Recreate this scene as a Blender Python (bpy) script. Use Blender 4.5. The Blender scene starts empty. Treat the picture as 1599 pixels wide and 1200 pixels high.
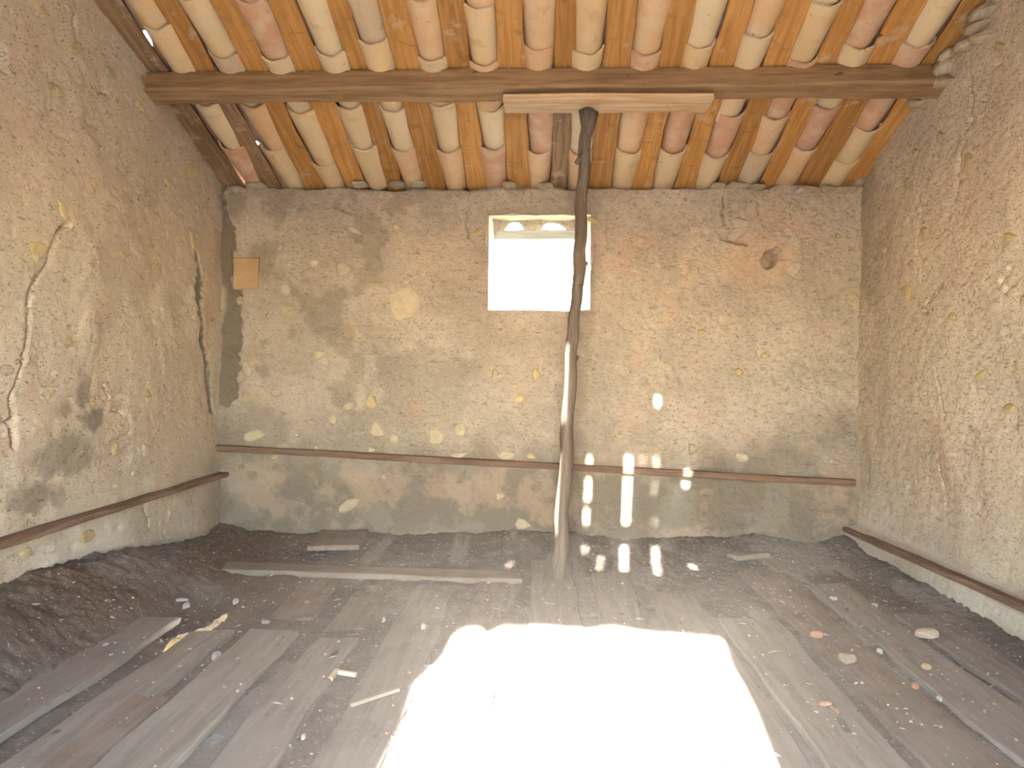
import bpy, math, random
import numpy as np
from mathutils import Vector, Matrix

random.seed(7)
rng = np.random.default_rng(7)
scene = bpy.context.scene
C = scene.collection

# ------------------------------------------------------------------ camera
FPX, W, H = 1155.0, 1599.0, 1200.0
CAM = Vector((0.0, 0.0, 1.12))
VPX, VPY, ROLL = 850.0, 590.0, math.radians(0.5)
yc = Vector(((VPX - W / 2) / FPX, (H / 2 - VPY) / FPX, -1.0)).normalized()
zc = Vector((math.sin(ROLL), math.cos(ROLL), 0.0))
zc = (zc - yc * zc.dot(yc)).normalized()
xc = yc.cross(zc)
CAMROT = Matrix((xc, yc, zc))            # rows: world axes seen in camera space -> camera-to-world
cam_d = bpy.data.cameras.new('camera')
cam_d.sensor_width = 36.0
cam_d.lens = FPX * 36.0 / W
cam_d.clip_start = 0.02
cam_o = bpy.data.objects.new('camera', cam_d)
cam_o.matrix_world = Matrix.Translation(CAM) @ CAMROT.to_4x4()
C.objects.link(cam_o)
scene.camera = cam_o

def ray(px, py):
    v = Vector(((px - W / 2) / FPX, (H / 2 - py) / FPX, -1.0))
    return (CAMROT @ v).normalized()
def on_y(px, py, y):
    d = ray(px, py); return CAM + d * ((y - CAM.y) / d.y)
def on_x(px, py, x):
    d = ray(px, py); return CAM + d * ((x - CAM.x) / d.x)
def on_z(px, py, z=0.0):
    d = ray(px, py); return CAM + d * ((z - CAM.z) / d.z)

# ------------------------------------------------------------------ light
SUN = Vector((0.08, 1.0, -0.5))          # direction the sunlight travels, from behind the camera
sun_d = bpy.data.lights.new('sun', 'SUN')
sun_d.energy = 8.0
sun_d.angle = math.radians(0.53)
sun_d.color = (1.0, 0.965, 0.91)
sun_o = bpy.data.objects.new('sun', sun_d)
sun_o.rotation_euler = SUN.to_track_quat('-Z', 'Y').to_euler()
sun_o.location = (-1, -8, 6)
C.objects.link(sun_o)

world = bpy.data.worlds.new('sky'); scene.world = world
world.use_nodes = True
wn = world.node_tree.nodes; wl = world.node_tree.links
sky = wn.new('ShaderNodeTexSky')
sky.sky_type = 'NISHITA'
sky.sun_disc = False
sky.sun_elevation = math.atan2(0.5, 1.0032)
sky.sun_rotation = math.radians(180 + 4.6)
sky.air_density = 1.0
sky.dust_density = 0.2
wl.new(sky.outputs[0], wn['Background'].inputs[0])
wn['Background'].inputs[1].default_value = 0.28

vs = scene.view_settings
vs.view_transform = 'Standard'
vs.look = 'None'
vs.gamma = 1.0
vs.use_curve_mapping = False
vs.exposure = 4.5

# ------------------------------------------------------------------ room measures (metres)
YB, YF = 5.0, -0.9          # back wall face, front wall
XL, XR = -2.23, 2.09        # side wall faces
M = 0.37                    # roof fall
ZB = 2.43                   # underside of the battens at the back wall
TH = math.atan(M)
RV = Vector((0, math.cos(TH), -math.sin(TH)))   # down the slope
RN = Vector((0, math.sin(TH), math.cos(TH)))    # roof normal (up)
def roof_z(y): return ZB + M * (YB - y)

# ------------------------------------------------------------------ noise
def _h(ix, iy, s):
    n = (ix.astype(np.int64) * 374761393 + iy.astype(np.int64) * 668265263 + s * 1442695041) & 0xffffffff
    n = ((n ^ (n >> 13)) * 1274126177) & 0xffffffff
    return ((n ^ (n >> 16)) & 0xffff) / 65535.0
def vnoise(x, y, s=0):
    x = np.asarray(x, float); y = np.asarray(y, float)
    ix = np.floor(x); iy = np.floor(y); fx = x - ix; fy = y - iy
    fx = fx * fx * fx * (fx * (fx * 6 - 15) + 10); fy = fy * fy * fy * (fy * (fy * 6 - 15) + 10)
    a = _h(ix, iy, s); b = _h(ix + 1, iy, s); c = _h(ix, iy + 1, s); d = _h(ix + 1, iy + 1, s)
    return (a + (b - a) * fx) * (1 - fy) + (c + (d - c) * fx) * fy - 0.5
def fbm(x, y, f, o=4, s=0, g=0.5):
    t = 0; a = 1.0
    for i in range(o):
        t = t + a * vnoise(np.asarray(x) * f + 17.3 * i, np.asarray(y) * f - 9.1 * i, s + i); f *= 2.03; a *= g
    return t
def sstep(a, b, x):
    t = np.clip((x - a) / (b - a), 0, 1); return t * t * (3 - 2 * t)
def poly_dist(x, y, pts):
    best = np.full(np.shape(x), 9.0)
    for (ax, ay), (bx, by) in zip(pts[:-1], pts[1:]):
        dx, dy = bx - ax, by - ay; L2 = dx * dx + dy * dy + 1e-9
        t = np.clip(((x - ax) * dx + (y - ay) * dy) / L2, 0, 1)
        best = np.minimum(best, np.hypot(x - ax - t * dx, y - ay - t * dy))
    return best

# ------------------------------------------------------------------ materials
def new_mat(name, rough=0.9):
    m = bpy.data.materials.new(name); m.use_nodes = True
    b = m.node_tree.nodes['Principled BSDF']
    b.inputs['Roughness'].default_value = rough
    b.inputs['Specular IOR Level'].default_value = 0.2
    return m, m.node_tree.nodes, m.node_tree.links, b
def ramp(n, stops, interp='LINEAR'):
    r = n.new('ShaderNodeValToRGB'); r.color_ramp.interpolation = interp
    e = r.color_ramp.elements
    while len(e) < len(stops): e.new(0.5)
    for k, (p, c) in enumerate(stops):
        e[k].position = p; e[k].color = (*c, 1) if len(c) == 3 else c
    return r
def noise(n, l, vec, scale, detail=5, rough=0.6, dist=0.0):
    t = n.new('ShaderNodeTexNoise'); t.inputs['Scale'].default_value = scale
    t.inputs['Detail'].default_value = detail; t.inputs['Roughness'].default_value = rough
    t.inputs['Distortion'].default_value = dist
    l.new(vec, t.inputs['Vector']); return t.outputs['Fac']
def mix(n, l, fac, a, b, mode='MIX'):
    x = n.new('ShaderNodeMix'); x.data_type = 'RGBA'; x.blend_type = mode
    for sock, v in ((x.inputs[0], fac), (x.inputs[6], a), (x.inputs[7], b)):
        if isinstance(v, (int, float)): sock.default_value = v
        elif isinstance(v, tuple): sock.default_value = (*v, 1)
        else: l.new(v, sock)
    return x.outputs[2]
def math_n(n, l, op, a, b=None, clamp=False):
    x = n.new('ShaderNodeMath'); x.operation = op; x.use_clamp = clamp
    for k, v in enumerate((a, b)):
        if v is None: continue
        if isinstance(v, (int, float)): x.inputs[k].default_value = v
        else: l.new(v, x.inputs[k])
    return x.outputs[0]
def coords(n, l, scale=(1, 1, 1), rnd=False):
    tc = n.new('ShaderNodeTexCoord'); mp = n.new('ShaderNodeMapping')
    l.new(tc.outputs['Object'], mp.inputs['Vector']); mp.inputs['Scale'].default_value = scale
    if rnd:
        oi = n.new('ShaderNodeObjectInfo'); sc = n.new('ShaderNodeVectorMath'); sc.operation = 'SCALE'
        cx = n.new('ShaderNodeCombineXYZ')
        l.new(oi.outputs['Random'], cx.inputs[0]); l.new(oi.outputs['Random'], cx.inputs[1])
        l.new(cx.outputs[0], sc.inputs[0]); sc.inputs['Scale'].default_value = 53.0
        l.new(sc.outputs[0], mp.inputs['Location'])
    return mp.outputs[0]
def bump(n, l, b, hgt, strength, dist):
    x = n.new('ShaderNodeBump'); x.inputs['Strength'].default_value = strength
    x.inputs['Distance'].default_value = dist
    l.new(hgt, x.inputs['Height']); l.new(x.outputs[0], b.inputs['Normal'])

def mat_plaster(name, ca, cb, cc):
    m, n, l, b = new_mat(name, 0.95)
    v = coords(n, l)
    big = noise(n, l, v, 1.6, 6, 0.62)
    med = noise(n, l, v, 9.0, 6, 0.65)
    col = mix(n, l, ramp_fac(n, l, big, 0.38, 0.64), ca, cb)
    col = mix(n, l, math_n(n, l, 'MULTIPLY', ramp_fac(n, l, med, 0.5, 0.72), 0.55), col, cc)
    # ochre earth lumps
    och = noise(n, l, v, 6.3, 3, 0.5)
    col = mix(n, l, math_n(n, l, 'MULTIPLY', ramp_fac(n, l, och, 0.62, 0.70), 0.45), col, (0.56, 0.43, 0.26))
    # pinkish earth zones
    pk = noise(n, l, v, 3.1, 3, 0.5, 0.4)
    col = mix(n, l, math_n(n, l, 'MULTIPLY', ramp_fac(n, l, pk, 0.56, 0.68), 0.35), col, (0.52, 0.35, 0.26))
    # straw and dark earth flecks
    f1 = noise(n, l, coords(n, l, (1, 1, 1.7)), 62, 3, 0.7, 1.6)
    fl = ramp_fac(n, l, f1, 0.605, 0.66)
    col = mix(n, l, math_n(n, l, 'MULTIPLY', fl, 0.62), col, (0.20, 0.145, 0.10))
    f4 = noise(n, l, coords(n, l, (1, 1, 1.9)), 23, 5, 0.78, 2.2)
    fl4 = ramp_fac(n, l, f4, 0.57, 0.61)
    col = mix(n, l, math_n(n, l, 'MULTIPLY', fl4, 0.85), col, (0.20, 0.15, 0.10))
    f5 = noise(n, l, coords(n, l, (1, 1, 1.5)), 9, 6, 0.8, 1.6)
    fl5 = ramp_fac(n, l, f5, 0.625, 0.65)
    col = mix(n, l, math_n(n, l, 'MULTIPLY', fl5, 0.7), col, (0.23, 0.17, 0.12))
    f3 = noise(n, l, v, 135, 3, 0.6)
    col = mix(n, l, math_n(n, l, 'MULTIPLY', ramp_fac(n, l, f3, 0.44, 0.66), 0.30), col, (0.33, 0.26, 0.19))
    f2 = noise(n, l, v, 90, 2, 0.5, 0.8)
    col = mix(n, l, math_n(n, l, 'MULTIPLY', ramp_fac(n, l, f2, 0.66, 0.74), 0.5), col, (0.74, 0.63, 0.48))
    # stains and painted cavity shade, whitewash, red earth, each with an outline of its own
    at = n.new('ShaderNodeAttribute'); at.attribute_name = 'zones'
    sp = n.new('ShaderNodeSeparateColor'); l.new(at.outputs['Color'], sp.inputs[0])
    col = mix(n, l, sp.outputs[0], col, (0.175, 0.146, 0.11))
    col = mix(n, l, sp.outputs[1], col, (0.60, 0.555, 0.47))
    col = mix(n, l, sp.outputs[2], col, (0.52, 0.375, 0.265))
    l.new(col, b.inputs['Base Color'])
    hs = math_n(n, l, 'ADD', math_n(n, l, 'MULTIPLY', noise(n, l, v, 85, 5, 0.7, 0.6), 0.8), math_n(n, l, 'MULTIPLY', noise(n, l, v, 22, 3, 0.6), 0.45))
    hs = math_n(n, l, 'SUBTRACT', hs, math_n(n, l, 'MULTIPLY', math_n(n, l, 'MAXIMUM', math_n(n, l, 'MAXIMUM', fl, fl5), fl4), 0.6))
    bump(n, l, b, hs, 0.7, 0.007)
    return m
def ramp_fac(n, l, val, lo, hi):
    r = n.new('ShaderNodeMapRange'); r.inputs['From Min'].default_value = lo; r.inputs['From Max'].default_value = hi
    r.interpolation_type = 'SMOOTHSTEP'
    l.new(val, r.inputs['Value']); return r.outputs[0]

def mat_wood(name, ca, cb, cc, dust=0.0, dustcol=(0.42, 0.36, 0.30), vary=0.35, grain=(3, 40, 40), rough=0.8, pale=0.0):
    m, n, l, b = new_mat(name, rough)
    v = coords(n, l, grain, True)
    g = noise(n, l, v, 1.0, 6, 0.65, 0.6)
    col = mix(n, l, ramp_fac(n, l, g, 0.36, 0.66), ca, cb)
    v2 = coords(n, l, (1, 1, 1), True)
    col = mix(n, l, math_n(n, l, 'MULTIPLY', ramp_fac(n, l, noise(n, l, v2, 7, 4, 0.6, 0.8), 0.56, 0.7), 0.7), col, cc)
    kn = noise(n, l, coords(n, l, (7, 14, 14), True), 1.0, 1, 0.4)
    col = mix(n, l, math_n(n, l, 'MULTIPLY', ramp_fac(n, l, kn, 0.75, 0.79), 0.8), col, (0.07, 0.035, 0.018))
    oi = n.new('ShaderNodeObjectInfo')
    hsv = n.new('ShaderNodeHueSaturation')
    l.new(col, hsv.inputs['Color'])
    val = math_n(n, l, 'ADD', math_n(n, l, 'MULTIPLY', oi.outputs['Random'], vary), 1.0 - vary * 0.5)
    l.new(val, hsv.inputs['Value']); col = hsv.outputs[0]
    if pale > 0:
        pn = noise(n, l, v2, 5.2, 5, 0.65)
        col = mix(n, l, math_n(n, l, 'MULTIPLY', ramp_fac(n, l, pn, 0.58, 0.66), pale), col, (0.52, 0.42, 0.31))
    if dust > 0:
        dn = noise(n, l, v2, 4.5, 8, 0.75)
        col = mix(n, l, math_n(n, l, 'MULTIPLY', ramp_fac(n, l, dn, 0.35, 0.62), dust), col, dustcol)
    l.new(col, b.inputs['Base Color'])
    bump(n, l, b, g, 0.5, 0.004)
    return m

def mat_tile():
    m, n, l, b = new_mat('fired_clay', 0.85)
    oi = n.new('ShaderNodeObjectInfo')
    r = ramp(n, [(0.0, (0.66, 0.50, 0.31)), (0.17, (0.64, 0.42, 0.245)), (0.32, (0.68, 0.54, 0.35)),
                 (0.46, (0.57, 0.335, 0.22)), (0.58, (0.64, 0.46, 0.26)), (0.72, (0.53, 0.315, 0.225)),
                 (0.82, (0.69, 0.51, 0.30)), (0.93, (0.54, 0.42, 0.29))], 'CONSTANT')
    l.new(oi.outputs['Random'], r.inputs[0])
    v = coords(n, l, (1, 1, 1), True)
    col = mix(n, l, math_n(n, l, 'MULTIPLY', ramp_fac(n, l, noise(n, l, v, 9, 5, 0.6), 0.42, 0.68), 0.6), r.outputs[0], (0.64, 0.53, 0.38))
    col = mix(n, l, math_n(n, l, 'MULTIPLY', ramp_fac(n, l, noise(n, l, v, 5, 4, 0.6, 0.5), 0.58, 0.70), 0.55), col, (0.53, 0.31, 0.185))
    col = mix(n, l, math_n(n, l, 'MULTIPLY', ramp_fac(n, l, noise(n, l, v, 38, 2, 0.5), 0.70, 0.75), 0.6), col, (0.22, 0.15, 0.10))
    l.new(col, b.inputs['Base Color'])
    bump(n, l, b, noise(n, l, v, 45, 5, 0.6), 0.35, 0.004)
    return m

def mat_dirt():
    m, n, l, b = new_mat('dusty_earth', 0.97)
    v = coords(n, l)
    col = mix(n, l, ramp_fac(n, l, noise(n, l, v, 2.2, 6, 0.65), 0.36, 0.66), (0.125, 0.10, 0.08), (0.195, 0.163, 0.135))
    col = mix(n, l, math_n(n, l, 'MULTIPLY', ramp_fac(n, l, noise(n, l, v, 11, 6, 0.7), 0.48, 0.70), 0.5), col, (0.27, 0.24, 0.21))
    at = n.new('ShaderNodeAttribute'); at.attribute_name = 'zones'
    sp = n.new('ShaderNodeSeparateColor'); l.new(at.outputs['Color'], sp.inputs[0])
    col = mix(n, l, sp.outputs[2], col, (0.165, 0.105, 0.07))
    col = mix(n, l, sp.outputs[0], col, (0.125, 0.092, 0.07))
    col = mix(n, l, sp.outputs[1], col, (0.29, 0.26, 0.23))
    sp1 = noise(n, l, v, 75, 2, 0.5)
    col = mix(n, l, math_n(n, l, 'MULTIPLY', ramp_fac(n, l, sp1, 0.66, 0.70), 0.7), col, (0.48, 0.42, 0.36))
    sp2 = noise(n, l, v, 58, 3, 0.6, 0.8)
    col = mix(n, l, math_n(n, l, 'MULTIPLY', ramp_fac(n, l, sp2, 0.62, 0.70), 0.6), col, (0.085, 0.063, 0.048))
    l.new(col, b.inputs['Base Color'])
    bump(n, l, b, math_n(n, l, 'ADD', noise(n, l, v, 60, 6, 0.7), noise(n, l, v, 20, 5, 0.6)), 0.9, 0.014)
    return m

def mat_stone(name, ca, cb, vary=0.3):
    m, n, l, b = new_mat(name, 0.9)
    v = coords(n, l, (1, 1, 1), True)
    oi = n.new('ShaderNodeObjectInfo'); hsv = n.new('ShaderNodeHueSaturation')
    col = mix(n, l, ramp_fac(n, l, noise(n, l, v, 2.2, 6, 0.65), 0.35, 0.65), ca, cb)
    l.new(col, hsv.inputs['Color'])
    l.new(math_n(n, l, 'ADD', math_n(n, l, 'MULTIPLY', oi.outputs['Random'], vary), 1 - vary / 2), hsv.inputs['Value'])
    l.new(hsv.outputs[0], b.inputs['Base Color'])
    bump(n, l, b, noise(n, l, v, 6, 6, 0.65), 0.7, 0.02)
    return m

def mat_attr(name):
    m, n, l, b = new_mat(name, 0.9)
    at = n.new('ShaderNodeAttribute'); at.attribute_name = 'chip'
    l.new(at.outputs['Color'], b.inputs['Base Color'])
    return m

MAT = {}
MAT['plaster_back'] = mat_plaster('earth_plaster_back', (0.375, 0.315, 0.255), (0.485, 0.41, 0.332), (0.515, 0.45, 0.37))
MAT['plaster_side'] = mat_plaster('earth_plaster_side', (0.545, 0.455, 0.35), (0.615, 0.52, 0.405), (0.645, 0.56, 0.445))
MAT['tile'] = mat_tile()
MAT['batten'] = mat_wood('orange_softwood', (0.375, 0.18, 0.055), (0.51, 0.27, 0.092), (0.28, 0.14, 0.055), vary=0.4, grain=(40, 2.2, 40), pale=0.55)
MAT['batten_old'] = mat_wood('weathered_softwood', (0.20, 0.12, 0.065), (0.33, 0.21, 0.12), (0.40, 0.30, 0.19), vary=0.3, grain=(40, 2.2, 40), pale=0.5)
MAT['beam'] = mat_wood('beam_wood', (0.20, 0.115, 0.055), (0.33, 0.205, 0.105), (0.33, 0.17, 0.075), dust=0.1, dustcol=(0.42, 0.33, 0.24), vary=0.1, grain=(2.2, 30, 30))
MAT['header'] = mat_wood('pale_board_wood', (0.44, 0.29, 0.165), (0.60, 0.43, 0.27), (0.50, 0.27, 0.13), vary=0.1, grain=(2.5, 30, 30))
MAT['pole'] = mat_wood('grey_pole_wood', (0.095, 0.073, 0.058), (0.16, 0.127, 0.10), (0.12, 0.086, 0.064), vary=0.1, grain=(30, 30, 2.5))
MAT['rail'] = mat_wood('dark_rail_wood', (0.135, 0.08, 0.055), (0.235, 0.15, 0.105), (0.17, 0.11, 0.08), vary=0.2, grain=(2.5, 40, 40))
MAT['board'] = mat_wood('dusty_floor_wood', (0.175, 0.148, 0.12), (0.255, 0.22, 0.185), (0.18, 0.147, 0.118), dust=0.6, dustcol=(0.245, 0.212, 0.18), vary=0.3, grain=(2.0, 26, 26), rough=0.9)
MAT['board_dark'] = mat_wood('brown_floor_wood', (0.15, 0.105, 0.075), (0.22, 0.16, 0.12), (0.19, 0.12, 0.085), dust=0.5, dustcol=(0.25, 0.215, 0.18), vary=0.2, grain=(2.0, 26, 26), rough=0.9)
MAT['greywood'] = mat_wood('silvered_wood', (0.36, 0.36, 0.33), (0.48, 0.48, 0.45), (0.42, 0.40, 0.36), vary=0.1, grain=(3, 30, 30))
MAT['dirt'] = mat_dirt()
MAT['pale'] = mat_stone('pale_limestone', (0.46, 0.39, 0.30), (0.56, 0.48, 0.375))
MAT['ochre'] = mat_stone('yellow_earth', (0.50, 0.385, 0.20), (0.57, 0.46, 0.28))
MAT['pale2'] = mat_stone('buff_earth', (0.46, 0.385, 0.26), (0.53, 0.45, 0.32), 0.1)
MAT['brick'] = mat_stone('orange_brick', (0.36, 0.23, 0.115), (0.46, 0.33, 0.20), 0.1)
MAT['rubble'] = mat_stone('rubble_stone', (0.42, 0.335, 0.24), (0.54, 0.445, 0.33))
MAT['orange_chip'] = mat_stone('orange_clay_chip', (0.46, 0.24, 0.13), (0.54, 0.32, 0.19), 0.2)
MAT['white_chip'] = mat_stone('white_plaster_chip', (0.46, 0.43, 0.39), (0.60, 0.56, 0.51), 0.2)
MAT['chips'] = mat_attr('mixed_debris')
MAT['ground'] = mat_stone('outdoor_ground', (0.36, 0.32, 0.25), (0.46, 0.41, 0.33), 0.0)

# ------------------------------------------------------------------ mesh helpers
def link(o, parent=None):
    C.objects.link(o)
    if parent is not None: o.parent = parent
    return o
def tag(o, label=None, cat=None, group=None, kind=None):
    if label: o['label'] = label
    if cat: o['category'] = cat
    if group: o['group'] = group
    if kind: o['kind'] = kind
    return o
def mesh_obj(name, verts, faces, mat, parent=None, smooth=False):
    me = bpy.data.meshes.new(name); me.from_pydata([tuple(v) for v in verts], [], faces)
    me.materials.append(mat)
    if smooth: me.polygons.foreach_set('use_smooth', [True] * len(me.polygons))
    me.update()
    return link(bpy.data.objects.new(name, me), parent)
def grid_obj(name, P, keep, zones, mat, flip=False, parent=None):
    nu, nv = P.shape[:2]
    idx = np.arange(nu * nv).reshape(nu, nv)
    q = np.stack([idx[:-1, :-1], idx[1:, :-1], idx[1:, 1:], idx[:-1, 1:]], -1)
    q = q[keep] if keep is not None else q.reshape(-1, 4)
    if flip: q = q[:, ::-1]
    me = bpy.data.meshes.new(name)
    me.vertices.add(nu * nv); me.vertices.foreach_set('co', P.reshape(-1).astype(np.float32))
    nq = len(q)
    me.loops.add(nq * 4); me.loops.foreach_set('vertex_index', q.reshape(-1).astype(np.int32))
    me.polygons.add(nq); me.polygons.foreach_set('loop_start', np.arange(0, nq * 4, 4, dtype=np.int32))
    me.polygons.foreach_set('use_smooth', np.ones(nq, bool))
    a = me.attributes.new('zones', 'FLOAT_COLOR', 'POINT')
    z = np.concatenate([zones.reshape(-1, 3), np.ones((nu * nv, 1))], 1)
    a.data.foreach_set('color', z.reshape(-1).astype(np.float32))
    me.materials.append(mat); me.update(calc_edges=True); me.validate()
    return link(bpy.data.objects.new(name, me), parent)
def filled(name, outer, holes, ext, to_world, mat, parent=None):
    """flat sheet with holes, given some thickness; outlines are (a, b) lists in the sheet's plane"""
    cu = bpy.data.curves.new(name, 'CURVE'); cu.dimensions = '2D'; cu.fill_mode = 'BOTH'; cu.extrude = ext
    for ring in [outer] + holes:
        s = cu.splines.new('POLY'); s.points.add(len(ring) - 1); s.use_cyclic_u = True
        for p, (a, b) in zip(s.points, ring): p.co = (a, b, 0, 1)
    tmp = bpy.data.objects.new('tmp', cu); C.objects.link(tmp)
    bpy.context.view_layer.update()
    me = bpy.data.meshes.new_from_object(tmp.evaluated_get(bpy.context.evaluated_depsgraph_get()))
    bpy.data.objects.remove(tmp); bpy.data.curves.remove(cu)
    me.name = name
    me.transform(to_world); me.materials.clear(); me.materials.append(mat)
    return link(bpy.data.objects.new(name, me), parent)
def frame(p0, p1, up):
    x = (p1 - p0).normalized(); z = (up - x * up.dot(x)).normalized(); y = z.cross(x)
    m = Matrix((x, y, z)).transposed().to_4x4(); m.translation = p0
    return m, (p1 - p0).length
def plank(name, p0, p1, width, thick, mat, parent=None, up=Vector((0, 0, 1)), seg=14, wob=0.006, rag=0.012, sag=0.0, seed=0, taper=(1, 1), bev=0.12):
    """sawn timber from p0 to p1 (axis on the underside), worn edges, ragged ends"""
    r = random.Random(seed * 31 + 5)
    m, L = frame(Vector(p0), Vector(p1), up)
    c = min(thick, width) * bev; w = width / 2
    prof = [(-w, c), (-w + c, 0), (w - c, 0), (w, c), (w, thick - c), (w - c, thick), (0, thick), (-w + c, thick), (-w, thick - c)]
    n = len(prof); V = []; F = []
    ph = [r.uniform(0, 9) for _ in range(6)]
    for i in range(seg + 1):
        t = i / seg; x = t * L; k = taper[0] + (taper[1] - taper[0]) * t
        dl = wob * (math.sin(x * 3.1 + ph[0]) + 0.6 * math.sin(x * 9.7 + ph[1]) + 0.8 * r.uniform(-.5, .5))
        dr = wob * (math.sin(x * 2.7 + ph[2]) + 0.6 * math.sin(x * 11.3 + ph[3]) + 0.8 * r.uniform(-.5, .5))
        for (a, b) in prof:
            dx = r.uniform(-rag, rag) if i in (0, seg) else 0
            dy = dl if a < -w * .5 else dr if a > w * .5 else 0
            dz = wob * 0.35 * math.sin(x * 5 + a * 20 + ph[4]) - sag * 4 * t * (1 - t)
            V.append((x + dx, a * k + dy, b + dz))
    for i in range(seg):
        for j in range(n):
            a = i * n + j; b2 = i * n + (j + 1) % n
            F.append((a, b2, b2 + n, a + n))
    F.append(tuple(range(n))); F.append(tuple(reversed(range(seg * n, seg * n + n))))
    F = [f[::-1] for f in F]
    o = mesh_obj(name, V, F, mat)
    o.matrix_world = m
    if parent is not None: o.parent = parent
    return o
STONE = []
for k in range(7):
    r = random.Random(100 + k); n = 9; V = []; F = []
    rad = [r.uniform(0.78, 1.12) for _ in range(n)]
    if k % 2: rad = [q * (1.18 if j % 3 == 0 else 0.95) for j, q in enumerate(rad)]
    for ring, (s, h) in enumerate(((1.0, -1.0), (0.98, 0.25), (0.72, 0.85))):
        for j in range(n):
            a = j * 2 * math.pi / n
            V.append((s * rad[j] * math.cos(a) * 0.5, s * rad[j] * math.sin(a) * 0.5, (h + r.uniform(-.15, .15)) * 0.5))
    V.append((0, 0, 0.45))
    for ring in range(2):
        for j in range(n):
            a = ring * n + j; b = ring * n + (j + 1) % n; F.append((a, b, b + n, a + n))
    for j in range(n): F.append((2 * n + j, 2 * n + (j + 1) % n, 3 * n))
    F.append(tuple(reversed(range(n))))
    me = bpy.data.meshes.new('stone_%d' % k); me.from_pydata(V, [], F)
    for p in me.polygons: p.use_smooth = len(p.vertices) == 3
    STONE.append(me)
_sm = {}
def stone(name, loc, normal, w, h, t, key, rot=None, parent=None, k=None, upv=Vector((0, 0, 1))):
    k = random.randrange(7) if k is None else k
    if (k, key) not in _sm:
        me = STONE[k].copy(); me.materials.clear(); me.materials.append(MAT[key]); _sm[(k, key)] = me
    o = bpy.data.objects.new(name, _sm[(k, key)])
    z = Vector(normal).normalized(); y = (upv - z * upv.dot(z)).normalized(); x = y.cross(z)
    R = Matrix((x, y, z)).transposed()
    R = R @ Matrix.Rotation(random.uniform(-.5, .5) if rot is None else rot, 3, 'Z')
    o.matrix_world = Matrix.Translation(loc) @ R.to_4x4() @ Matrix.Diagonal((w, h, t, 1))
    return link(o, parent)

# ------------------------------------------------------------------ back wall
def axis(segs):
    out = []
    for a, b, st in segs:
        n = max(1, int(round((b - a) / st))); out += list(np.linspace(a, b, n, endpoint=False))
    out.append(segs[-1][1]); return np.array(out)
def inside(x, y, poly):
    c = np.zeros(np.shape(x), bool); n = len(poly)
    for i in range(n):
        x1, y1 = poly[i]; x2, y2 = poly[(i + 1) % n]
        cond = ((y1 > y) != (y2 > y)) & (x < (x2 - x1) * (y - y1) / (y2 - y1 + 1e-12) + x1)
        c ^= cond
    return c
def bpt(px, py):
    p = on_y(px, py, YB); return (p.x, p.z)
def wall_noise(u, v, s):
    d = 0.030 * fbm(u, v, 0.9, 3, s) + 0.020 * fbm(u, v, 4.0, 3, s + 9)
    # crusty daub: lumps with broken lips
    q = fbm(u * 1.0, v * 1.3, 13, 3, s + 21, 0.6)
    d = d + 0.0022 * np.abs(q) * 1.6 + 0.0028 * fbm(u, v, 38, 2, s + 31)
    pit = sstep(0.26, 0.42, fbm(u, v * 1.6, 24, 2, s + 41))
    return d - 0.0045 * pit
def crack(u, v, pts, w, dep, s):
    jx = 0.012 * vnoise(u * 26, v * 26, s) + 0.01 * vnoise(u * 60, v * 60, s + 1)
    jy = 0.012 * vnoise(u * 26 + 40, v * 26, s + 2)
    dd = poly_dist(u + jx * 2, v + jy * 2, pts)
    ww = w * (0.55 + 1.3 * np.clip(vnoise(u * 14, v * 14, s + 3) + 0.5, 0, 1))
    return dep * 1.5 * np.exp(-(dd / (ww * 1.0)) ** 2)

ub = axis([(XL - 0.06, XR + 0.06, 0.0085)]); vb = axis([(-0.06, ZB + 0.06, 0.0085)])
U, V = np.meshgrid(ub, vb, indexing='ij')
D = wall_noise(U, V, 3)
for pts, w, dep in (([(733, 288), (732, 320), (731, 345), (733, 370)], .006, .022), ([(716, 322), (718, 345)], .007, .012),
                    ([(1130, 373), (1147, 377), (1162, 381)], .009, .03), ([(1130, 310), (1132, 348)], .008, .02),
                    ([(522, 325), (546, 331)], .006, .012), ([(950, 355), (948, 385)], .006, .015),
                    ([(840, 800), (836, 825)], .008, .015), ([(725, 735), (716, 750)], .008, .02)):
    D -= crack(U, V, [bpt(*p) for p in pts], w, dep, 60)
# cavity
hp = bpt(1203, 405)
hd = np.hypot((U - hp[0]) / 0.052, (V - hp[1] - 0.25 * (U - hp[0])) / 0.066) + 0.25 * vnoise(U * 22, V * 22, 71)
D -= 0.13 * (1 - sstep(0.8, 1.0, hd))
# washed-out seam beside the left corner
seam_pts = [bpt(*p) for p in ((338, 285), (346, 360), (352, 430), (362, 500), (358, 560), (350, 620))]
seam = poly_dist(U + 0.05 * fbm(U, V, 9, 3, 81) + 0.035 * fbm(U, V, 30, 3, 82), V + 0.03 * fbm(U, V, 28, 3, 84), seam_pts)
seam_m = 1 - sstep(0.045, 0.075, seam - 0.03 * fbm(U, V, 5, 3, 83) - 0.025 * sstep(1.5, 1.0, V))
D -= 0.020 * seam_m
D = D * sstep(0, 0.10, np.minimum(U - XL, XR - U) + 0.06) 
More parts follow.
